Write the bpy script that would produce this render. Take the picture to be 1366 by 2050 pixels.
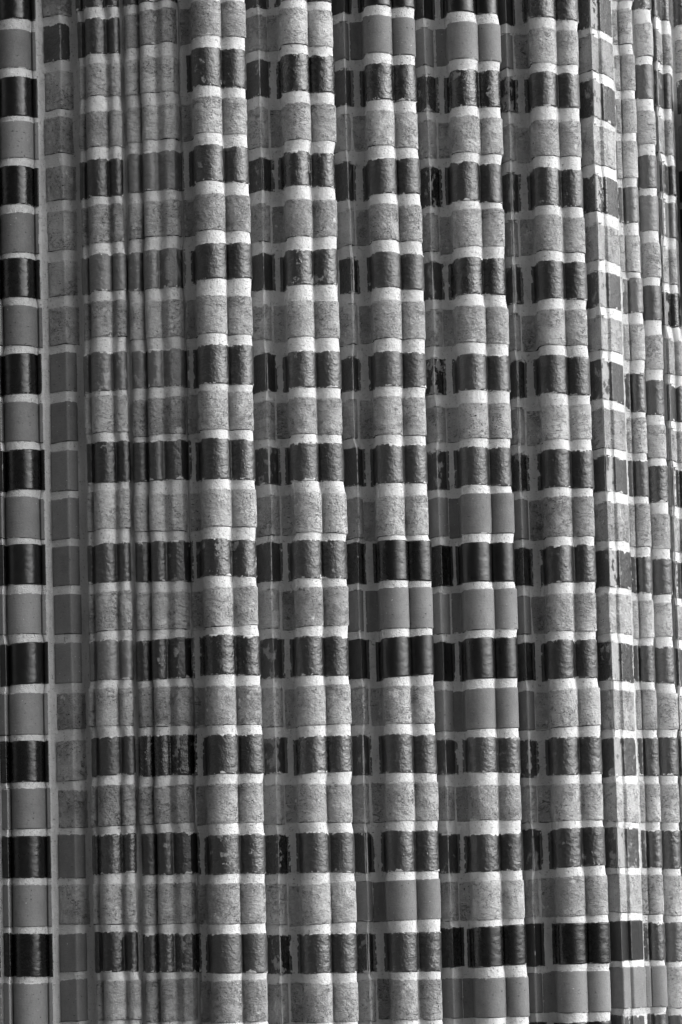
import bpy, math, numpy as np
from mathutils import Matrix, Vector

# ------------------------------------------------------------------ camera, sky, sun, exposure
scn = bpy.context.scene
for o in list(bpy.data.objects):
    bpy.data.objects.remove(o, do_unlink=True)
COL = scn.collection

cam_data = bpy.data.cameras.new('camera')
cam_data.sensor_fit = 'VERTICAL'
cam_data.sensor_height = 24.0
cam_data.lens = 24.0 * 7672.0 / 2050.0
cam_data.clip_start = 0.1
cam_data.clip_end = 2000.0
cam = bpy.data.objects.new('camera', cam_data)
COL.objects.link(cam)
PITCH = math.atan(830.0 / 7672.0)
cam.matrix_world = (Matrix.Translation((0, 0, 1.6)) @ Matrix.Rotation(math.radians(90) + PITCH, 4, 'X')
                    @ Matrix.Rotation(math.radians(-1.5), 4, 'Z'))
scn.camera = cam
scn.render.resolution_x, scn.render.resolution_y = 682, 1024

SUN_AZ = math.radians(72)      # to the right of the direction from the wall back to the camera
SUN_EL = math.radians(26)
to_sun = Vector((math.sin(SUN_AZ) * math.cos(SUN_EL), -math.cos(SUN_AZ) * math.cos(SUN_EL), math.sin(SUN_EL)))

world = bpy.data.worlds.new('World')
scn.world = world
world.use_nodes = True
nt = world.node_tree
nt.nodes.clear()
sky = nt.nodes.new('ShaderNodeTexSky')
sky.sky_type = 'NISHITA'
sky.sun_disc = False
sky.sun_elevation = SUN_EL
sky.sun_rotation = math.atan2(to_sun.x, to_sun.y)
sky.air_density = 1.0
sky.dust_density = 6.0
grey = nt.nodes.new('ShaderNodeRGBToBW')       # the photograph is black and white
bg = nt.nodes.new('ShaderNodeBackground')
bg.inputs['Strength'].default_value = 0.075
wout = nt.nodes.new('ShaderNodeOutputWorld')
nt.links.new(sky.outputs[0], grey.inputs[0])
nt.links.new(grey.outputs[0], bg.inputs[0])
nt.links.new(bg.outputs[0], wout.inputs[0])

sun_data = bpy.data.lights.new('sun', 'SUN')
sun_data.energy = 1.5
sun_data.angle = math.radians(95)
sun = bpy.data.objects.new('sun', sun_data)
COL.objects.link(sun)
sun.rotation_euler = to_sun.to_track_quat('Z', 'Y').to_euler()

vs = scn.view_settings
vs.view_transform = 'Standard'
vs.look = 'None'
vs.gamma = 1.0
vs.exposure = 1.34
vs.use_curve_mapping = False

# ------------------------------------------------------------------ plan of the moulded wall (metres)
# 'L' label x y fillet : corner of the plan;  'A' label x y radius a0 a1 : roll moulding about a centre
PROFILE = [
    ('L', 'w0', -1.0765, 8.186, 0.002),
    ('L', 'w1', -0.748, 8.186, 0.002),
    ('L', 't0', -0.7401, 8.182, 0.002),
    ('L', None, -0.7262, 8.17, 0.0015),
    ('L', None, -0.7201, 8.193, 0.0015),
    ('A', None, -0.6836, 8.193, 0.0355, -170, -12),
    ('L', None, -0.6459, 8.191, 0.001),
    ('L', None, -0.6425, 8.183, 0.001),
    ('L', 't1', -0.6366, 8.183, 0.0015),
    ('L', None, -0.6332, 8.187, 0.002),
    ('L', 'e0', -0.6217, 8.184, 0.002),
    ('L', 'earris', -0.5823, 8.15, 0.0025),
    ('L', 'e1', -0.5612, 8.17, 0.0015),
    ('L', None, -0.5592, 8.172, 0.0015),
    ('L', None, -0.5483, 8.169, 0.003),
    ('L', 'p0', -0.544, 8.153, 0.002),
    ('A', None, -0.5349, 8.128, 0.0085, -190, -30),
    ('A', None, -0.5007, 8.11, 0.025, -160, -25),
    ('A', None, -0.4611, 8.096, 0.0135, -165, -5),
    ('L', 'p1', -0.4473, 8.106, 0.002),
    ('L', None, -0.4437, 8.107, 0.002),
    ('L', 'r0', -0.4407, 8.101, 0.002),
    ('A', None, -0.4227, 8.092, 0.017, -175, -20),
    ('A', None, -0.3883, 8.072, 0.0175, -160, -25),
    ('L', None, -0.3688, 8.062, 0.0015),
    ('L', None, -0.3543, 8.045, 0.006),
    ('L', 'rarris', -0.3344, 8.048, 0.002),
    ('L', 'r1', -0.324, 8.078, 0.0015),
    ('L', 's10', -0.3214, 8.066, 0.0015),
    ('L', 's1v', -0.2991, 8.062, 0.004),
    ('A', None, -0.2607, 8.0213, 0.0328, -198, -25),
    ('A', None, -0.2049, 8.0394, 0.0279, -150, 28),
    ('L', 's11', -0.1863, 8.078, 0.002),
    ('L', 'v1', -0.1887, 8.178, 0.003),
    ('L', 'g20', -0.1852, 8.169, 0.002),
    ('L', 'g2a', -0.1512, 8.123, 0.0022),
    ('L', 'g21', -0.1357, 8.152, 0.002),
    ('L', 's20', -0.1336, 8.156, 0.0015),
    ('L', 's2v', -0.109, 8.152, 0.004),
    ('A', None, -0.0739, 8.1087, 0.0302, -198, -25),
    ('A', None, -0.0192, 8.1299, 0.0284, -150, 28),
    ('L', 's21', 0.0011, 8.168, 0.002),
    ('L', 'v2', 0.0011, 8.258, 0.003),
    ('L', 'g30', 0.0043, 8.249, 0.002),
    ('L', 'g3a', 0.0355, 8.203, 0.0022),
    ('L', 'g31', 0.0442, 8.232, 0.002),
    ('L', 's30', 0.0464, 8.236, 0.0015),
    ('L', 's3v', 0.0734, 8.232, 0.004),
    ('A', None, 0.1084, 8.1893, 0.0308, -198, -25),
    ('A', None, 0.163, 8.2083, 0.0268, -150, 28),
    ('L', 's31', 0.1827, 8.248, 0.002),
    ('L', 'v3', 0.185, 8.353, 0.003),
    ('L', 'g40', 0.1881, 8.344, 0.002),
    ('L', 'g4a', 0.2131, 8.298, 0.0022),
    ('L', 'g41', 0.2313, 8.327, 0.002),
    ('L', 's40', 0.2336, 8.331, 0.0015),
    ('L', 's4v', 0.2575, 8.327, 0.004),
    ('A', None, 0.2932, 8.2853, 0.0318, -198, -25),
    ('A', None, 0.3493, 8.3028, 0.0263, -150, 28),
    ('L', 's41', 0.3695, 8.343, 0.002),
    ('L', 'v4', 0.3733, 8.428, 0.003),
    ('L', 'g50', 0.3762, 8.419, 0.002),
    ('L', 'g5a', 0.3961, 8.373, 0.0022),
    ('L', 'g51', 0.4096, 8.402, 0.002),
    ('L', 's50', 0.412, 8.406, 0.0015),
    ('L', 's5v', 0.4415, 8.402, 0.004),
    ('A', None, 0.4748, 8.3587, 0.0302, -198, -25),
    ('A', None, 0.5302, 8.3778, 0.0263, -150, 28),
    ('L', 's51', 0.5515, 8.418, 0.002),
    ('L', 'v5', 0.5574, 8.508, 0.003),
    ('L', 'a0', 0.5589, 8.48, 0.002),
    ('L', 'aarris', 0.5885, 8.426, 0.0025),
    ('L', None, 0.6058, 8.468, 0.0015),
    ('L', None, 0.6135, 8.466, 0.0015),
    ('L', None, 0.6332, 8.508, 0.002),
    ('L', 'a1', 0.6442, 8.535, 0.002),
    ('L', None, 0.6478, 8.598, 0.003),
    ('L', 'b0', 0.6491, 8.6, 0.002),
    ('L', None, 0.6615, 8.6, 0.003),
    ('A', None, 0.6806, 8.614, 0.0175, -165, 30),
    ('L', 'b1', 0.6979, 8.66, 0.002),
    ('L', None, 0.7038, 8.748, 0.003),
    ('L', 'c0', 0.7076, 8.752, 0.002),
    ('A', None, 0.7313, 8.748, 0.022, -185, 25),
    ('L', 'c1', 0.7552, 8.8, 0.002),
    ('L', None, 0.7565, 8.815, 0.002),
    ('L', 'd0', 0.7592, 8.806, 0.002),
    ('L', 'darris', 0.7663, 8.794, 0.002),
    ('L', None, 0.7802, 8.835, 0.002),
    ('A', None, 0.7932, 8.85, 0.01, -150, -10),
    ('L', 'd1', 0.8107, 8.89, 0.002),
    ('L', None, 0.8151, 8.925, 0.002),
    ('L', 'f0', 0.8186, 8.925, 0.002),
    ('A', None, 0.8385, 8.925, 0.018, -170, -5),
    ('A', None, 0.876, 8.95, 0.018, -160, 0),
    ('L', 'f1', 0.9033, 9.0, 0.002),
    ('L', None, 0.9134, 9.03, 0.002),
    ('L', 'h0', 0.944, 9.04, 0.002),
    ('L', 'h1', 1.1472, 9.15, 0.002),
]
# bed joints of each column, top to bottom: (upper edge, lower edge) in mm above the ground
BEDS = {
    'T': [(3579, 3557), (3471, 3451), (3364, 3354), (3272, 3255), (3170, 3152), (3064, 3053), (2967, 2950), (2862, 2844), (2756, 2740), (2654, 2636), (2549, 2535), (2445, 2432), (2345, 2326), (2239, 2220), (2131, 2113), (2024, 2011), (1923, 1911), (1824, 1809), (1720, 1706), (1617, 1603), (1512, 1499)],
    'E': [(3585, 3565), (3484, 3461), (3377, 3359), (3280, 3251), (3177, 3153), (3067, 3043), (2968, 2943), (2861, 2844), (2759, 2737), (2650, 2631), (2544, 2528), (2440, 2425), (2340, 2322), (2236, 2218), (2132, 2110), (2033, 2008), (1924, 1903), (1824, 1810), (1717, 1703), (1620, 1600), (1520, 1505), (1416, 1400)],
    'P': [(3584, 3559), (3481, 3460), (3389, 3355), (3277, 3250), (3169, 3151), (3068, 3043), (2963, 2943), (2865, 2832), (2749, 2739), (2659, 2639), (2552, 2536), (2452, 2421), (2339, 2318), (2235, 2216), (2132, 2114), (2034, 2011), (1930, 1909), (1824, 1806), (1723, 1702), (1618, 1602), (1518, 1500), (1418, 1404)],
    'R': [(3584, 3566), (3491, 3462), (3385, 3358), (3283, 3257), (3173, 3150), (3073, 3044), (2961, 2934), (2855, 2829), (2749, 2726), (2647, 2634), (2550, 2520), (2442, 2420), (2335, 2312), (2233, 2213), (2128, 2112), (2029, 2010), (1925, 1904), (1825, 1805), (1718, 1699), (1615, 1595), (1515, 1500), (1413, 1400)],
    'P1': [(3492, 3466), (3383, 3360), (3281, 3255), (3178, 3150), (3072, 3044), (2969, 2933), (2851, 2827), (2744, 2730), (2647, 2628), (2542, 2521), (2441, 2415), (2337, 2314), (2232, 2213), (2130, 2107), (2025, 2004), (1923, 1902), (1820, 1797), (1715, 1695), (1612, 1591), (1510, 1495), (1409, 1395)],
    'P2': [(3587, 3568), (3489, 3468), (3386, 3361), (3280, 3255), (3181, 3151), (3071, 3043), (2966, 2932), (2853, 2822), (2744, 2722), (2644, 2625), (2544, 2519), (2433, 2417), (2336, 2317), (2234, 2212), (2129, 2108), (2025, 2001), (1924, 1900), (1820, 1798), (1714, 1692), (1607, 1586), (1504, 1483), (1402, 1388)],
    'P3': [(3588, 3567), (3483, 3461), (3380, 3357), (3279, 3252), (3174, 3151), (3072, 3044), (2967, 2940), (2857, 2828), (2752, 2731), (2648, 2627), (2544, 2515), (2430, 2420), (2333, 2319), (2230, 2213), (2128, 2108), (2027, 2003), (1922, 1902), (1820, 1799), (1713, 1695), (1610, 1584), (1501, 1485), (1400, 1385)],
    'P4': [(3592, 3570), (3486, 3464), (3382, 3359), (3278, 3257), (3171, 3153), (3070, 3045), (2964, 2939), (2858, 2831), (2753, 2725), (2648, 2628), (2545, 2527), (2439, 2420), (2334, 2319), (2230, 2213), (2124, 2104), (2016, 1998), (1922, 1895), (1819, 1790), (1710, 1690), (1607, 1593), (1507, 1483), (1398, 1378)],
    'P5': [(3592, 3569), (3491, 3470), (3393, 3362), (3282, 3254), (3170, 3149), (3069, 3046), (2962, 2938), (2859, 2835), (2751, 2727), (2650, 2627), (2544, 2524), (2436, 2417), (2335, 2311), (2228, 2209), (2125, 2102), (2020, 1997), (1916, 1896), (1816, 1800), (1716, 1695), (1610, 1595), (1506, 1492), (1402, 1382)],
    'A': [(3592, 3574), (3493, 3470), (3387, 3371), (3282, 3256), (3173, 3145), (3064, 3038), (2960, 2936), (2862, 2838), (2750, 2729), (2642, 2623), (2545, 2520), (2436, 2414), (2332, 2316), (2229, 2209), (2125, 2103), (2017, 1998), (1914, 1898), (1814, 1801), (1713, 1698), (1615, 1597), (1510, 1496), (1406, 1390)],
    'Bq': [(3692, 3672), (3590, 3566), (3483, 3463), (3384, 3365), (3279, 3258), (3175, 3147), (3062, 3048), (2968, 2942), (2859, 2829), (2741, 2727), (2647, 2630), (2548, 2531), (2434, 2412), (2329, 2313), (2228, 2210), (2129, 2111), (2021, 2003), (1918, 1900), (1815, 1796), (1713, 1697), (1609, 1591), (1507, 1495), (1404, 1389)],
    'C': [(3702, 3669), (3591, 3570), (3489, 3462), (3382, 3356), (3280, 3262), (3178, 3150), (3071, 3050), (2970, 2936), (2856, 2830), (2749, 2727), (2650, 2632), (2548, 2521), (2441, 2417), (2336, 2317), (2239, 2215), (2132, 2109), (2027, 2008), (1922, 1903), (1816, 1798), (1711, 1694), (1605, 1590), (1502, 1490), (1398, 1382)],
}
# courses of each column, top to bottom: p weathered plain, P smooth plain, d worn glaze, m thin glaze, D sound glaze
KINDS = {
    'T': "DP" * 11,
    'E': "pdpppppp" + "PPPPPPP" + "ppp" + "P" + "p" + "PP" + "p",
    'P': "ddppdpmpmpdpdpmpdpdpdpd",
    'R': "dpppmpmpmpdpdpdpdpdpdpd",
    'P1': "pd" * 11,
    'P2': "dp" * 11 + "d",
    'P3': "DPdpdpdpdpdpDPDpdpdPdpd",
    'P4': "DPdpdpdpdpdPDPDPdpdpDPD",
    'P5': "dpdpdpdpdpdpdpdpdpdpDPD",
    'A': "dpdpdpdpdpdpdpdpdpdpDPd",
    'Bq': "pppppmpmpdpdpdpdpdpdpdPd",
    'C': "mpdpdmpdpdpdpdpdpdpdpdpd",
}

# ------------------------------------------------------------------ helpers
rng = np.random.default_rng(7)

def hash3(ix, iy, iz, seed):
    h = (ix.astype(np.uint32) * np.uint32(374761393) + iy.astype(np.uint32) * np.uint32(668265263)
         + iz.astype(np.uint32) * np.uint32(2147483647) + np.uint32(seed) * np.uint32(1274126177))
    h = (h ^ (h >> np.uint32(13))) * np.uint32(1274126177)
    h = h ^ (h >> np.uint32(16))
    return (h & np.uint32(0xffffff)).astype(np.float64) / float(0xffffff)

def noise(x, y, z, scale, seed=0):
    """value noise in -1..1, scale in cells per metre"""
    x = np.asarray(x) * scale + 1000.0; y = np.asarray(y) * scale + 1000.0; z = np.asarray(z) * scale + 1000.0
    x, y, z = np.broadcast_arrays(x, y, z)
    i, j, k = np.floor(x).astype(np.int64), np.floor(y).astype(np.int64), np.floor(z).astype(np.int64)
    u, v, w = x - i, y - j, z - k
    u = u * u * (3 - 2 * u); v = v * v * (3 - 2 * v); w = w * w * (3 - 2 * w)
    r = 0
    for a in (0, 1):
        for b in (0, 1):
            for c in (0, 1):
                r = r + hash3(i + a, j + b, k + c, seed) * (u if a else 1 - u) * (v if b else 1 - v) * (w if c else 1 - w)
    return r * 2 - 1

def grid_mesh(name, co, mat, attrs=None, closed_u=False):
    """co: (rows, cols, 3) array -> mesh"""
    nr, nc = co.shape[:2]
    idx = np.arange(nr * nc).reshape(nr, nc)
    q = np.stack([idx[:-1, :-1], idx[:-1, 1:], idx[1:, 1:], idx[1:, :-1]], -1).reshape(-1, 4)
    return raw_mesh(name, co.reshape(-1, 3), q, mat, {k: v.reshape(-1) for k, v in (attrs or {}).items()})

def raw_mesh(name, v, q, mat, attrs=None):
    me = bpy.data.meshes.new(name)
    me.vertices.add(len(v))
    me.vertices.foreach_set('co', np.ascontiguousarray(v, dtype=np.float32).ravel())
    me.loops.add(len(q) * 4)
    me.loops.foreach_set('vertex_index', np.ascontiguousarray(q, dtype=np.int32).ravel())
    me.polygons.add(len(q))
    me.polygons.foreach_set('loop_start', np.arange(0, len(q) * 4, 4, dtype=np.int32))
    me.polygons.foreach_set('loop_total', np.full(len(q), 4, dtype=np.int32))
    me.update(calc_edges=True)
    me.polygons.foreach_set('use_smooth', np.ones(len(q), dtype=bool))
    for k, a in (attrs or {}).items():
        at = me.attributes.new(k, 'FLOAT', 'POINT')
        at.data.foreach_set('value', np.ascontiguousarray(a, dtype=np.float32))
    me.materials.append(mat)
    return me

# ------------------------------------------------------------------ materials (greys only: the photograph is black and white)
class NT:
    def __init__(self, name):
        self.m = bpy.data.materials.new(name)
        self.m.use_nodes = True
        self.t = self.m.node_tree
        self.t.nodes.clear()
        self.out = self.n('ShaderNodeOutputMaterial')
        self.b = self.n('ShaderNodeBsdfPrincipled')
        self.l(self.b.outputs[0], self.out.inputs[0])
        self.pos = self.n('ShaderNodeNewGeometry').outputs['Position']
        self.rnd = self.n('ShaderNodeObjectInfo').outputs['Random']
    def n(self, t): return self.t.nodes.new(t)
    def l(self, a, b): self.t.links.new(a, b)
    def put(self, sock, v):
        if isinstance(v, (int, float)): sock.default_value = v
        else: self.l(v, sock)
    def math(self, op, a, b=0.0, c=0.0, clamp=False):
        n = self.n('ShaderNodeMath'); n.operation = op; n.use_clamp = clamp
        for s, v in zip(n.inputs, (a, b, c)): self.put(s, v)
        return n.outputs[0]
    def scaled(self, sx, sy, sz):
        n = self.n('ShaderNodeVectorMath'); n.operation = 'MULTIPLY'
        self.l(self.pos, n.inputs[0]); n.inputs[1].default_value = (sx, sy, sz)
        return n.outputs[0]
    def noise(self, scale, detail=3.0, rough=0.55, vec=None, dist=0.0):
        n = self.n('ShaderNodeTexNoise'); n.inputs['Scale'].default_value = scale
        n.inputs['Detail'].default_value = detail; n.inputs['Roughness'].default_value = rough
        n.inputs['Distortion'].default_value = dist
        self.l(vec or self.pos, n.inputs['Vector'])
        return n.outputs[0]
    def voro(self, scale, feature='F1', vec=None):
        n = self.n('ShaderNodeTexVoronoi'); n.inputs['Scale'].default_value = scale; n.feature = feature
        self.l(vec or self.pos, n.inputs['Vector'])
        return n.outputs[0]
    def ramp(self, v, a, b, lo=0.0, hi=1.0):
        n = self.n('ShaderNodeMapRange'); n.interpolation_type = 'SMOOTHSTEP'
        self.put(n.inputs[0], v); self.put(n.inputs[1], a); self.put(n.inputs[2], b); self.put(n.inputs[3], lo); self.put(n.inputs[4], hi)
        return n.outputs[0]
    def mix(self, f, a, b):
        n = self.n('ShaderNodeMix'); n.data_type = 'FLOAT'
        self.put(n.inputs[0], f); self.put(n.inputs[2], a); self.put(n.inputs[3], b)
        return n.outputs[0]
    def attr(self, name):
        n = self.n('ShaderNodeAttribute'); n.attribute_name = name
        return n.outputs['Fac']
    def color(self, v):
        n = self.n('ShaderNodeCombineColor')
        for s in n.inputs[:3]: self.put(s, v)
        self.l(n.outputs[0], self.b.inputs['Base Color'])
    def bump(self, h, dist, strength=1.0):
        n = self.n('ShaderNodeBump'); n.inputs['Strength'].default_value = strength; n.inputs['Distance'].default_value = dist
        self.l(h, n.inputs['Height']); self.l(n.outputs[0], self.b.inputs['Normal'])
    def fin(self, rough, spec=0.3):
        self.put(self.b.inputs['Roughness'], rough); self.put(self.b.inputs['Specular IOR Level'], spec)
        return self.m

MORTAR_GREY = 0.55

def mat_mortar():
    t = NT('mortar')
    big = t.noise(9, 4)
    fine = t.noise(330, 4, 0.7)
    mid = t.noise(70, 4, 0.6)
    v = t.math('ADD', MORTAR_GREY - 0.25, t.math('MULTIPLY', big, 0.26))
    v = t.math('ADD', v, t.math('MULTIPLY', fine, 0.16))
    v = t.math('ADD', v, t.math('MULTIPLY', mid, 0.10))
    pit = t.ramp(t.noise(240, 2), 0.30, 0.38)
    v = t.math('MULTIPLY', v, t.mix(pit, 0.55, 1.0))
    t.color(v)
    h = t.math('ADD', t.math('MULTIPLY', fine, 0.8), t.math('MULTIPLY', mid, 1.2))
    h = t.math('ADD', h, t.math('MULTIPLY', pit, 0.5))
    t.bump(h, 0.0034)
    return t.fin(0.95, 0.15)

def smear(t, v, amount):
    """lime mortar left on the face along the joints"""
    e = t.attr('edge')
    n = t.noise(120, 4, 0.65)
    lim = t.math('MULTIPLY', t.math('ADD', t.ramp(n, 0.45, 0.75), t.math('MULTIPLY', t.ramp(t.noise(27, 2), 0.56, 0.70), 0.9)), amount)
    f = t.math('SUBTRACT', 1.0, t.ramp(e, t.math('MULTIPLY', lim, 0.8), t.math('ADD', lim, 0.0004)))
    f = t.math('MULTIPLY', f, t.ramp(lim, 0.0003, 0.0012))
    v = t.mix(f, v, MORTAR_GREY * 0.88)
    gap = t.math('SUBTRACT', 1.0, t.ramp(t.attr('sill'), 0.0014, 0.0022))       # open crack where the brick has shrunk off its bed
    gap = t.math('MULTIPLY', gap, t.ramp(t.noise(23, 3), 0.50, 0.57))
    return t.mix(gap, v, 0.03), f

def mat_plain_old():
    t = NT('weathered_brick')
    st = t.scaled(1, 1, 1.7)
    base = t.mix(t.rnd, 0.28, 0.43)
    big = t.noise(16, 3, 0.6); mid = t.noise(130, 4, 0.68); fine = t.noise(420, 2, 0.7)
    v = t.math('ADD', base, t.math('MULTIPLY', t.math('SUBTRACT', big, 0.5), 0.34))
    v = t.math('ADD', v, t.math('MULTIPLY', t.math('SUBTRACT', mid, 0.5), 0.18))
    v = t.math('ADD', v, t.math('MULTIPLY', t.math('SUBTRACT', fine, 0.5), 0.26))
    v = t.mix(t.ramp(t.noise(33, 5, 0.65), 0.62, 0.70), v, 0.54)             # lime bloom
    pit = t.ramp(t.noise(210, 2, 0.6, st), 0.32, 0.37)                        # pits
    zone = t.noise(21, 3)
    pit = t.math('SUBTRACT', 1.0, t.math('MULTIPLY', t.math('SUBTRACT', 1.0, pit), t.ramp(zone, 0.40, 0.60, 0.3, 1.0)))
    void = t.ramp(t.noise(85, 3, 0.62, st), 0.275, 0.30)                      # larger voids
    fold = t.noise(34, 5, 0.7, t.scaled(1.0, 1.0, 1.9), 0.9)                  # folds and drying cracks in the clay
    cr = t.math('ABSOLUTE', t.math('SUBTRACT', fold, 0.5))
    crk = t.math('SUBTRACT', 1.0, t.math('MULTIPLY', t.math('SUBTRACT', 1.0, t.ramp(cr, 0.003, 0.012)), t.ramp(t.noise(19, 2), 0.52, 0.57)))
    hole = t.math('MULTIPLY', pit, t.math('MULTIPLY', crk, void))
    v = t.math('MULTIPLY', v, t.mix(hole, 0.18, 1.0))
    v, f = smear(t, v, 0.007)
    t.color(v)
    h = t.math('ADD', t.math('MULTIPLY', t.math('MULTIPLY', mid, t.ramp(zone, 0.42, 0.62, 0.5, 2.0)), t.mix(t.math('FRACT', t.math('MULTIPLY', t.rnd, 5.3)), 0.5, 1.5)), t.math('MULTIPLY', fine, 0.5))
    h = t.math('ADD', h, t.math('MULTIPLY', hole, 1.0))
    h = t.math('ADD', h, t.math('MULTIPLY', fold, 1.6))
    h = t.math('ADD', h, t.math('MULTIPLY', f, 0.4))
    t.bump(h, 0.0048)
    return t.fin(0.92, 0.2)

def mat_plain_new():
    t = NT('smooth_brick')
    base = t.mix(t.rnd, 0.135, 0.20)
    big = t.noise(26, 5, 0.6); fine = t.noise(260, 3, 0.7)
    v = t.math('ADD', base, t.math('MULTIPLY', t.math('SUBTRACT', big, 0.5), 0.10))
    v = t.math('ADD', v, t.math('MULTIPLY', t.math('SUBTRACT', fine, 0.5), 0.09))
    pv = t.noise(150, 2, 0.5, t.scaled(1, 1, 1.8))
    pit = t.ramp(pv, 0.27, 0.31)
    v = t.math('MULTIPLY', v, t.mix(pit, 0.35, 1.0))
    sp = t.ramp(t.noise(170, 1, 0.5), 0.765, 0.80)
    v = t.mix(sp, v, 0.45)
    v, f = smear(t, v, 0.0028)
    t.color(v)
    scr = t.noise(60, 3, 0.6, t.scaled(1, 1, 5))
    h = t.math('ADD', t.math('MULTIPLY', fine, 0.4), t.math('MULTIPLY', pit, 1.0))
    h = t.math('ADD', h, t.math('MULTIPLY', scr, 0.3))
    t.bump(h, 0.0020)
    return t.fin(0.75, 0.3)

def mat_glaze(name, flake_lo, flake_hi, base_lo, base_hi, r_lo, r_hi, wav, new=False):
    t = NT(name)
    fl = t.math('ADD', t.noise(34, 5, 0.6), t.math('MULTIPLY', t.math('SUBTRACT', t.noise(190, 3, 0.6), 0.5), 0.16))
    fl = t.math('ADD', fl, t.math('MULTIPLY', t.attr('ridge'), 0.12 if new else 0.19))
    edge_w = t.math('SUBTRACT', 1.0, t.ramp(t.attr('edge'), 0.0, 0.004))
    fl = t.math('ADD', fl, t.math('MULTIPLY', edge_w, 0.03 if new else 0.13))
    lim = t.mix(t.rnd, flake_lo, flake_hi)
    f = t.ramp(fl, lim, t.math('ADD', lim, 0.018))                             # 1 where the glaze has gone
    r2 = t.math('FRACT', t.math('MULTIPLY', t.rnd, 7.31))
    cloud = t.noise(50, 4, 0.6)
    g = t.math('MULTIPLY', t.mix(r2, base_lo, base_hi), t.mix(cloud, 0.45, 1.55))
    speck = t.ramp(t.noise(230, 2, 0.6), 0.70 if not new else 0.80, 0.78 if not new else 0.84)
    speck = t.math('MULTIPLY', speck, t.ramp(t.noise(25, 2), 0.45, 0.6))
    g = t.mix(speck, g, t.ramp(t.math('FRACT', t.math('MULTIPLY', t.rnd, 11.7)), 0.6, 0.9, 0.22, 0.55))
    clay = t.math('ADD', 0.09, t.math('MULTIPLY', t.noise(150, 4, 0.65), 0.16))
    clay = t.math('MULTIPLY', clay, t.ramp(t.attr('ridge'), 1.1, 1.3, 1.0, 1.5))
    v = t.mix(f, g, clay)
    v, sm = smear(t, v, 0.0022 if new else 0.006)
    t.color(v)
    rough = t.math('ADD', t.mix(t.math('FRACT', t.math('MULTIPLY', t.rnd, 3.77)), r_lo, r_hi), t.math('MULTIPLY', t.math('SUBTRACT', t.noise(60, 4, 0.6), 0.5), 0.22))
    rough = t.mix(t.math('MAXIMUM', f, t.math('MAXIMUM', sm, speck)), rough, 0.85)
    wave = t.noise(48, 2, 0.5, t.scaled(1, 1, 1.5))
    wave2 = t.noise(150, 4, 0.62)
    h = t.math('ADD', t.math('MULTIPLY', wave, 0.9), t.math('MULTIPLY', wave2, 0.8 if not new else 0.2))
    h = t.math('ADD', h, t.math('MULTIPLY', f, -0.22))
    h = t.math('ADD', h, t.math('MULTIPLY', t.math('MULTIPLY', f, t.noise(300, 3)), 0.25))
    blist = t.ramp(t.noise(95, 2, 0.5), 0.66, 0.74)
    h = t.math('ADD', h, t.math('MULTIPLY', blist, 0.22 if not new else 0.0))
    t.bump(h, wav)
    return t.fin(rough, 0.55 if new else 0.9)

M_MORTAR = mat_mortar()
MATS = {
    'p': mat_plain_old(),
    'P': mat_plain_new(),
    'd': mat_glaze('worn_glazed_brick', 0.595, 0.79, 0.006, 0.030, 0.25, 0.46, 0.0024),
    'm': mat_glaze('thin_glazed_brick', 0.56, 0.70, 0.06, 0.11, 0.36, 0.50, 0.0022),
    'D': mat_glaze('glazed_brick', 0.80, 0.88, 0.005, 0.009, 0.26, 0.34, 0.0012, True),
}

# ------------------------------------------------------------------ plan curve -> samples
def build_profile():
    pts, rad, labs = [], [], []
    for it in PROFILE:
        if it[0] == 'L':
            pts.append((it[2], it[3])); rad.append(it[4]); labs.append(it[1])
        else:
            _, lab, cx, cy, r, a0, a1 = it
            n = max(5, int(abs(a1 - a0) / 360 * 2 * math.pi * r / 0.0030) + 1)
            for k, a in enumerate(np.radians(np.linspace(a0, a1, n))):
                pts.append((cx + r * math.cos(a), cy + r * math.sin(a))); rad.append(0.0); labs.append(None)
    pts = np.array(pts)
    # fillet the corners
    out, lab_at, ridge = [], {}, []
    for i in range(len(pts)):
        p = pts[i]
        if rad[i] > 0 and 0 < i < len(pts) - 1:
            a, b = pts[i - 1] - p, pts[i + 1] - p
            la, lb = np.linalg.norm(a), np.linalg.norm(b)
            a, b = a / la, b / lb
            cosang = float(np.clip(a @ b, -1, 1))
            r = min(rad[i], la * 0.45, lb * 0.45)
            convex = a[0] * b[1] - a[1] * b[0]
            sharp = (1 + cosang) if convex < 0 else 0
            if labs[i]: lab_at[labs[i]] = len(out) + 2
            for t in np.linspace(0, 1, 5):
                out.append((1 - t) ** 2 * (p + a * r) + 2 * t * (1 - t) * p + t ** 2 * (p + b * r))
                ridge.append(sharp if 0 < t < 1 else sharp * 0.4)
        else:
            if labs[i]: lab_at[labs[i]] = len(out)
            out.append(p); ridge.append(0.0)
    out = np.array(out); ridge = np.array(ridge)
    seg = np.linalg.norm(np.diff(out, axis=0), axis=1)
    keep = np.concatenate([[True], seg > 1e-5])
    s = np.concatenate([[0], np.cumsum(seg)])
    lab_s = {k: s[v] for k, v in lab_at.items()}
    out, s, ridge = out[keep], s[keep], ridge[keep]
    # subdivide long spans
    S = [s[0]]
    for a, b in zip(s[:-1], s[1:]):
        n = max(1, int(math.ceil((b - a) / 0.0045)))
        S += list(a + (b - a) * np.arange(1, n + 1) / n)
    S = np.array(S)
    x, y = np.interp(S, s, out[:, 0]), np.interp(S, s, out[:, 1])
    rg = np.interp(S, s, ridge)
    dx, dy = np.gradient(x, S), np.gradient(y, S)
    ln = np.hypot(dx, dy)
    nx, ny = dy / ln, -dx / ln            # towards the viewer
    return S, x, y, nx, ny, rg, lab_s

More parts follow.
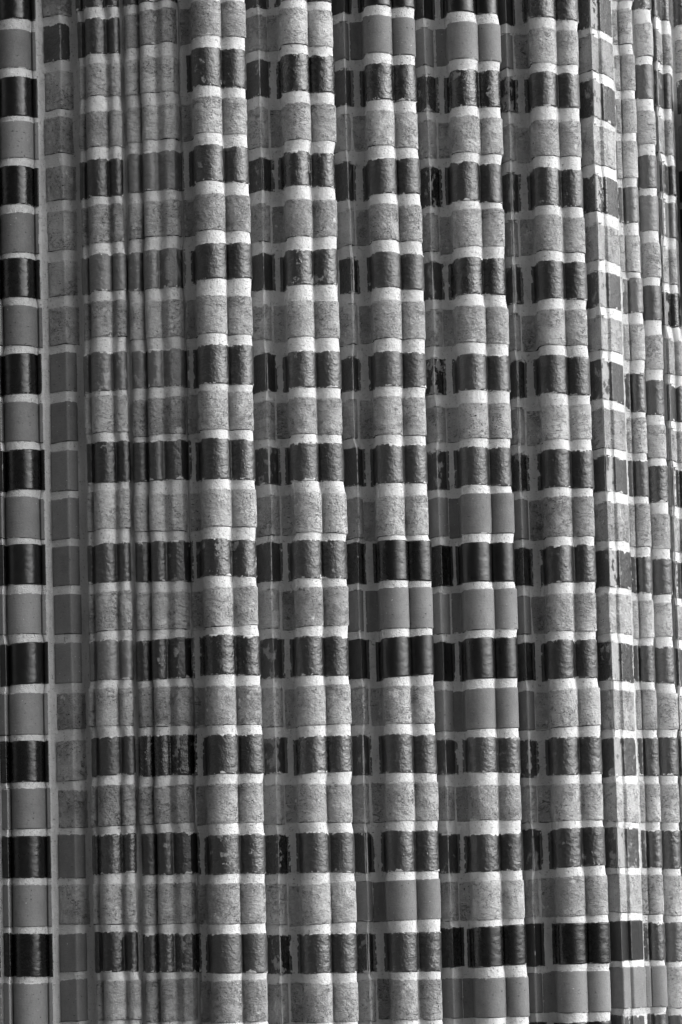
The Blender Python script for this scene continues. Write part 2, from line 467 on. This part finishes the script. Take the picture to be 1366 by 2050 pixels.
S, PX, PY, NX, NY, RG, LAB = build_profile()
RG[(S > LAB['aarris'] - 0.5e-3) & (S < LAB['aarris'] + 0.046)] = 1.4      # the inner side of this arris never took the glaze

# ------------------------------------------------------------------ courses
PITCH_MM = 103.0
def extend(beds, top, bottom):
    b = [tuple(x) for x in beds]
    while b[0][0] < top:
        b.insert(0, (b[0][0] + PITCH_MM, b[0][1] + PITCH_MM))
    while b[-1][1] > bottom:
        b.append((b[-1][0] - PITCH_MM, b[-1][1] - PITCH_MM))
    return b

COLS = []          # name, s0, s1, list of bricks (z_bottom, z_top, kind)
def flip(k): return {'p': 'd', 'd': 'p', 'P': 'D', 'D': 'P', 'm': 'p'}[k]

Z_LO, Z_HI = 60, 4400
def bricks_of(beds, kinds):
    n0 = len(beds)
    e = extend(beds, Z_HI, Z_LO)
    add_top = next(i for i, b in enumerate(e) if abs(b[0] - beds[0][0]) < 1e-6)
    kk = list(kinds)
    for _ in range(add_top): kk.insert(0, flip(kk[0]))
    while len(kk) < len(e) + 1: kk.append(flip(kk[-1]))
    out = []
    for i in range(1, len(e)):
        out.append([e[i][0] / 1000.0, e[i - 1][1] / 1000.0, kk[i]])
    return out

mm = 0.001
def col(name, s0, s1, beds, kinds, alt=None):
    """alt: (s0, s1) used for the plain courses of the bond"""
    COLS.append(dict(name=name, s0=s0, s1=s1, alt=alt or (s0, s1), bricks=bricks_of(beds, kinds)))

jit = lambda beds, a: [(p + int(d), q + int(d)) for (p, q), d in zip(beds, rng.normal(0, a, len(beds)))]
w0, w1 = LAB['w0'], LAB['w1']
wm = w1 - 0.115
col('W0', w0, wm - 12 * mm, jit(BEDS['T'], 2), KINDS['T'])
col('W', wm, w1, jit(BEDS['T'], 2), KINDS['T'])
col('T', LAB['t0'], LAB['t1'] + 2 * mm, BEDS['T'], KINDS['T'])
col('E', LAB['e0'], LAB['e1'], BEDS['E'], KINDS['E'], (LAB['e0'], LAB['e1'] + 7 * mm))
col('P', LAB['p0'] - 4 * mm, LAB['p1'] - 2 * mm, BEDS['P'], KINDS['P'])
col('R', LAB['r0'] - 2 * mm, LAB['s10'] + 6 * mm, BEDS['R'], KINDS['R'], (LAB['r0'] - 2 * mm, LAB['r1']))
for i in '12345':
    n = 'P' + i
    if i != '1':
        k = KINDS[n]
        if i == '5':
            k = ''.join(b if a.isupper() else c for a, b, c in zip(KINDS['P4'], KINDS['P4'], k))
        beds = BEDS[n]
        col('G' + i, LAB['g%s0' % i] - 3 * mm, LAB['s%s0' % i] + 7 * mm, jit(beds, 2.0), k,
            (LAB['g%s0' % i] - 3 * mm, LAB['s%s0' % i] - 0.4 * mm))
    col(n, LAB['s%sv' % i] - 8 * mm, LAB['s%s1' % i], BEDS[n], KINDS[n], (LAB['s%s0' % i] + (2 if i == '1' else 0.3) * mm, LAB['s%s1' % i]))
col('A', LAB['a0'], LAB['a1'], BEDS['A'], KINDS['A'])
col('B', LAB['b0'], LAB['b1'], BEDS['Bq'], KINDS['Bq'])
col('C', LAB['c0'], LAB['c1'], BEDS['C'], KINDS['C'])
col('D', LAB['d0'], LAB['d1'], jit(BEDS['C'], 3), KINDS['C'])
col('F', LAB['f0'], LAB['f1'], jit(BEDS['C'], 3), KINDS['C'])
col('H', LAB['h0'], LAB['h1'] - 0.10, jit(BEDS['C'], 3), KINDS['C'])

# every brick sits a little proud, shy or askew
for c in COLS:
    for b in c['bricks']:
        new = b[2] in 'PD'
        b.append((1.3 * mm if new else 0.0) + float(np.clip(rng.normal(0, 0.85), -2.0, 2.0)) * mm * (0.6 if new else 1.0))   # 3 proud
        b.append(rng.normal(0, 1.4) * mm)                                                                                  # 4 sideways
        b.append(rng.normal(0, 0.016))                                                                                     # 5 slope of the beds

# ------------------------------------------------------------------ mortar: one bed that fills the plan behind and between the bricks
def mortar_offset():
    zr = np.concatenate([np.arange(0.0, 1.30, 0.02), np.arange(1.30, 3.70, 0.005), np.arange(3.70, 4.42, 0.02)])
    off = np.zeros((len(zr), len(S)))
    wgt = np.zeros((len(zr), len(S)))
    shf = np.zeros((len(zr), len(S)))
    for c in COLS:
        zs, os_, sh_ = [], [], []
        for b in reversed(c['bricks']):
            zs += [b[0] + 1 * mm, b[1] - 1 * mm]; os_ += [b[3], b[3]]; sh_ += [b[4], b[4]]
        o = np.interp(zr, zs, os_)
        sh = np.interp(zr, zs, sh_)
        lo, hi = min(c['s0'], c['alt'][0]), max(c['s1'], c['alt'][1])
        sel = np.clip(np.minimum(S - lo, hi - S) / (4 * mm), 0, 1)
        m = sel > 0
        off[:, m] += o[:, None] * sel[m][None, :]
        shf[:, m] += sh[:, None] * sel[m][None, :]
        wgt[:, m] += sel[m][None, :]
    off = off / np.maximum(wgt, 1.0)
    shf = shf / np.maximum(wgt, 1.0)
    # trowelled mortar rounds the sharp corners of the plan
    u = np.arange(S[0], S[-1], 0.001)
    ker = np.exp(-0.5 * (np.arange(-14, 15) / 4.5) ** 2); ker /= ker.sum()
    def soft(a):
        b = np.interp(u, S, a)
        return np.interp(S, u, np.convolve(np.pad(b, 14, mode='edge'), ker, mode='valid'))
    rnd_off = np.clip((soft(PX) - PX) * NX + (soft(PY) - PY) * NY, -3.0 * mm, 0.9 * mm)
    off += rnd_off[None, :]
    X, Y = PX[None, :], PY[None, :]
    Z = zr[:, None]
    off += -1.9 * mm + 0.5 * mm * noise(X, Y, Z, 60, 1) + 0.35 * mm * noise(X, Y, Z, 150, 2) + 0.6 * mm * noise(X, Y, Z, 22, 3)
    co = np.stack(np.broadcast_arrays(X + NX[None, :] * off + shf, Y + NY[None, :] * off, Z + 0 * X), -1)
    return co

wall = bpy.data.objects.new('portal_jamb', None)
wall.location = (0.0, 8.2, 0.0)
COL.objects.link(wall)
wall['label'] = 'striped moulded wall of black glazed and plain bricks with pale mortar joints'
wall['category'] = 'wall'
wall['kind'] = 'thing'
bpy.context.view_layer.update()
BASE = Vector(wall.location)

def part(name, me, loc=(0, 0, 0)):
    o = bpy.data.objects.new(name, me)
    o.parent = wall
    o.location = loc
    COL.objects.link(o)
    return o

mco = mortar_offset() - np.array(BASE)[None, None, :]
part('mortar', grid_mesh('mortar', mco, M_MORTAR))

# ------------------------------------------------------------------ bricks
def interp_s(s, arr): return np.interp(s, S, arr)

def brick_geom(c, b, seed, coarse=False):
    zb, zt, kind, proud, shift, slope = b
    new = kind in 'PD'
    grow = (0.7 if new else 1.3) * mm          # the rounded edges sink a little into the beds
    zb, zt = zb - grow, zt + grow
    s0, s1 = c['alt'] if kind in ('p' if c['name'] == 'E' else 'pP') else (c['s0'], c['s1'])
    inner = S[(S > s0 + 2.5 * mm) & (S < s1 - 2.5 * mm)]
    if coarse: inner = inner[::3]
    ss = np.concatenate([[s0, s0, s0 + 0.6 * mm, s0 + 2 * mm], inner, [s1 - 2 * mm, s1 - 0.6 * mm, s1, s1]])
    h = zt - zb
    n = 4 if coarse else max(8, int(h / 0.0062))
    tz = np.concatenate([[0, 0, 0.6 * mm, 2 * mm, 4 * mm], np.linspace(4 * mm, h - 4 * mm, n)[1:-1], [h - 4 * mm, h - 2 * mm, h - 0.6 * mm, h, h]])
    nr, nc = len(tz), len(ss)
    x, y = interp_s(ss, PX), interp_s(ss, PY)
    nx, ny = interp_s(ss, NX), interp_s(ss, NY)
    ln = np.hypot(nx, ny); nx, ny = nx / ln, ny / ln
    sm = 0.5 * (s0 + s1)
    # ragged beds
    amp = 0.4 * mm if new else 1.0 * mm
    q = ss * 1.0
    top = amp * (noise(q, seed * 0.37, 0.0, 45, 11) + 0.3 * noise(q, seed * 0.37, 0.0, 120, 12)) + slope * (ss - sm)
    bot = amp * (noise(q, seed * 0.53, 5.0, 45, 13) + 0.3 * noise(q, seed * 0.53, 5.0, 120, 14)) + slope * (ss - sm)
    f = (tz / h)[:, None]
    Z = zb + tz[:, None] + bot[None, :] * (1 - f) + top[None, :] * f
    # ragged ends: pull the first and last samples in or out along the plan
    e0 = amp * 0.6 * (noise(Z[:, 0], seed * 0.71, 2.0, 50, 15) + 0.5 * noise(Z[:, 0], seed * 0.71, 2.0, 150, 16))
    e1 = amp * 0.6 * (noise(Z[:, -1], seed * 0.91, 3.0, 50, 17) + 0.5 * noise(Z[:, -1], seed * 0.91, 3.0, 150, 18))
    de = np.minimum(ss - s0, s1 - ss)[None, :]
    dz = np.minimum(tz, h - tz)[:, None]
    d = np.minimum(de + 0 * dz, dz + 0 * de)
    rr = 1.7 * mm if new else 2.6 * mm
    k = np.clip(1 - d / rr, 0, 1)
    drop = (3.6 * mm if new else 3.4 * mm) * k ** 2
    X0 = x[None, :] + 0 * Z; Y0 = y[None, :] + 0 * Z
    if new:
        off = 0.22 * mm * noise(X0, Y0, Z, 25, 21)
    else:
        off = (0.6 * mm * noise(X0, Y0, Z, 24, 21) + 0.4 * mm * noise(X0, Y0, Z, 62, 22) + 0.3 * mm * noise(X0, Y0, Z, 120, 23))
        chip = np.clip(noise(X0, Y0, Z, 30, 24) - 0.62, 0, 1) * np.clip(1 - d / (9 * mm), 0, 1)
        off = off - 5 * mm * chip
    off = off + proud - drop
    back = np.zeros((nr, nc), bool)
    back[0, :] = back[-1, :] = True; back[:, 0] = back[:, -1] = True
    off = np.where(back, proud - 14 * mm, off)
    tx, ty = -ny, nx
    al = np.zeros((nr, nc))
    al[:, :4] += e0[:, None]; al[:, -4:] += e1[:, None]
    X = X0 + nx[None, :] * off + tx[None, :] * al + shift
    Y = Y0 + ny[None, :] * off + ty[None, :] * al
    ridge = np.broadcast_to(interp_s(ss, RG)[None, :], (nr, nc))
    return np.stack([X, Y, Z], -1), d, ridge, np.broadcast_to(tz[:, None], (nr, nc))

SEEN_LO, SEEN_HI = 1.30, 3.70
seed = 0
rest = []
count = {}
for c in COLS:
    off_frame = c['name'] in ('W0', 'F', 'H')
    for b in c['bricks']:
        seed += 1
        hidden = off_frame or b[0] > SEEN_HI - 0.08 or b[1] < SEEN_LO + 0.08
        co, d, rg, bt = brick_geom(c, b, seed, hidden)
        if hidden:
            rest.append((co, d, rg, b[2]))
            continue
        mid = co.reshape(-1, 3)
        org = Vector((float(mid[:, 0].mean()), float(mid[:, 1].min()), float(b[0])))
        co = co - np.array(org)[None, None, :]
        name = 'plain_brick' if b[2] in 'pP' else 'glazed_brick'
        part(name, grid_mesh(name, co, MATS[b[2]], {'edge': d, 'ridge': rg, 'sill': bt}), org - BASE)
        count[name] = count.get(name, 0) + 1
print('bricks', count, 'rest', len(rest))

# courses above, below and beside the view, joined by kind
for kind, nm in (('pP', 'plain_courses'), ('dDm', 'glazed_courses')):
    vs_, qs, es, rs, base = [], [], [], [], 0
    for co, d, rg, k in rest:
        if k not in kind: continue
        nr, nc = co.shape[:2]
        idx = np.arange(nr * nc).reshape(nr, nc) + base
        qs.append(np.stack([idx[:-1, :-1], idx[:-1, 1:], idx[1:, 1:], idx[1:, :-1]], -1).reshape(-1, 4))
        vs_.append(co.reshape(-1, 3)); es.append(d.reshape(-1)); rs.append(rg.reshape(-1)); base += nr * nc
    o = part(nm, raw_mesh(nm, np.concatenate(vs_) - np.array(BASE)[None, :], np.concatenate(qs), MATS[kind[0]],
                          {'edge': np.concatenate(es), 'sill': np.concatenate(es) + 0.01, 'ridge': np.concatenate(rs)}))
    o['kind'] = 'stuff'

# ------------------------------------------------------------------ ground
def mat_ground():
    t = NT('paving')
    br = t.n('ShaderNodeTexBrick')
    t.l(t.pos, br.inputs['Vector'])
    br.inputs['Scale'].default_value = 1.0
    br.inputs['Brick Width'].default_value = 0.5; br.inputs['Row Height'].default_value = 0.25
    br.inputs['Mortar Size'].default_value = 0.008
    v = t.math('ADD', 0.10, t.math('MULTIPLY', t.noise(8, 5, 0.6), 0.12))
    v = t.math('MULTIPLY', v, t.mix(br.outputs['Fac'], 1.0, 0.5))
    t.color(v)
    t.bump(t.math('ADD', t.noise(60, 4), t.math('MULTIPLY', br.outputs['Fac'], -1.0)), 0.004)
    return t.fin(0.9, 0.3)
g = bpy.data.objects.new('ground', raw_mesh('ground', np.array([(-600, -600, 0), (600, -600, 0), (600, 600, 0), (-600, 600, 0)], float), np.array([[0, 1, 2, 3]]), mat_ground()))
g['kind'] = 'structure'
COL.objects.link(g)

# ------------------------------------------------------------------ unseen building added behind the camera: darkens glaze reflections and left-facing sides
def mat_flat(name, lo, hi, scale, rough=0.85, spec=0.3):
    t = NT(name)
    t.color(t.math('ADD', lo, t.math('MULTIPLY', t.noise(scale, 5, 0.6), hi - lo)))
    return t.fin(rough, spec)
M_HWALL = mat_flat('dark_render', 0.05, 0.10, 1.5)
M_HROOF = mat_flat('roof_tiles', 0.04, 0.08, 3.0)
M_FRAME = mat_flat('white_paint', 0.70, 0.80, 6.0, 0.5)
M_GLASS = mat_flat('window_glass', 0.01, 0.02, 2.0, 0.05, 0.5)

def box_data(x0, x1, y0, y1, z0, z1):
    v = [(x, y, z) for z in (z0, z1) for y in (y0, y1) for x in (x0, x1)]
    q = [(0, 2, 3, 1), (4, 5, 7, 6), (0, 1, 5, 4), (2, 6, 7, 3), (0, 4, 6, 2), (1, 3, 7, 5)]
    return np.array(v, float), np.array(q)
def flat_mesh(name, v, q, mat):
    me = raw_mesh(name, v, q, mat)
    me.polygons.foreach_set('use_smooth', np.zeros(len(me.polygons), dtype=bool))
    return me
def child(name, me, parent, loc=(0, 0, 0)):
    o = bpy.data.objects.new(name, me); o.parent = parent; o.location = loc; COL.objects.link(o); return o

unseen_house = bpy.data.objects.new('unseen_house', None)
unseen_house.location = (-26.6, -11.0, 0.0)
COL.objects.link(unseen_house)
unseen_house['label'] = 'dark rendered building added unseen behind the camera to darken glaze reflections and left-facing sides'
unseen_house['category'] = 'unseen_house'
unseen_house['kind'] = 'thing'
HW = 30.0
child('wall', flat_mesh('unseen_house_wall', *box_data(-HW, HW, -9, 0, 0, 13.0), M_HWALL), unseen_house)
rv = np.array([(-HW - .3, .5, 12.8), (HW + .3, .5, 12.8), (HW + .3, -4.5, 18), (-HW - .3, -4.5, 18), (HW + .3, -9.5, 12.8), (-HW - .3, -9.5, 12.8)], float)
child('roof', flat_mesh('roof', rv, np.array([(0, 1, 2, 3), (3, 2, 4, 5), (0, 3, 5, 0), (1, 4, 2, 1)][:2]), M_HROOF), unseen_house)
wf = flat_mesh('window', *box_data(-.65, .65, -.1, .05, 0, 1.7), M_FRAME)
wp = flat_mesh('pane', *box_data(-.55, .55, .03, .06, .1, 1.6), M_GLASS)
for zf in (1.2, 4.2, 7.2, 10.2):
    for k in range(19):
        w = child('window', wf, unseen_house, (-27.0 + 3.0 * k, 0.0, zf))
        child('pane', wp, w)

# ------------------------------------------------------------------ notice board fixed beyond the mouldings, its edge just in view
board = bpy.data.objects.new('notice_board', None)
board.location = (0.980, 8.87, 3.0)
COL.objects.link(board)
board['label'] = 'white framed notice board, only its edge showing at upper right'
board['category'] = 'notice board'
board['kind'] = 'thing'
child('panel', flat_mesh('panel', *box_data(-.150, .150, -.012, .006, -.0, .53), M_FRAME), board)
M_DARKF = mat_flat('dark_metal', 0.02, 0.03, 20.0, 0.4)
child('frame', flat_mesh('frame', *box_data(-.153, .153, -.004, .020, -.003, .533), M_DARKF), board)
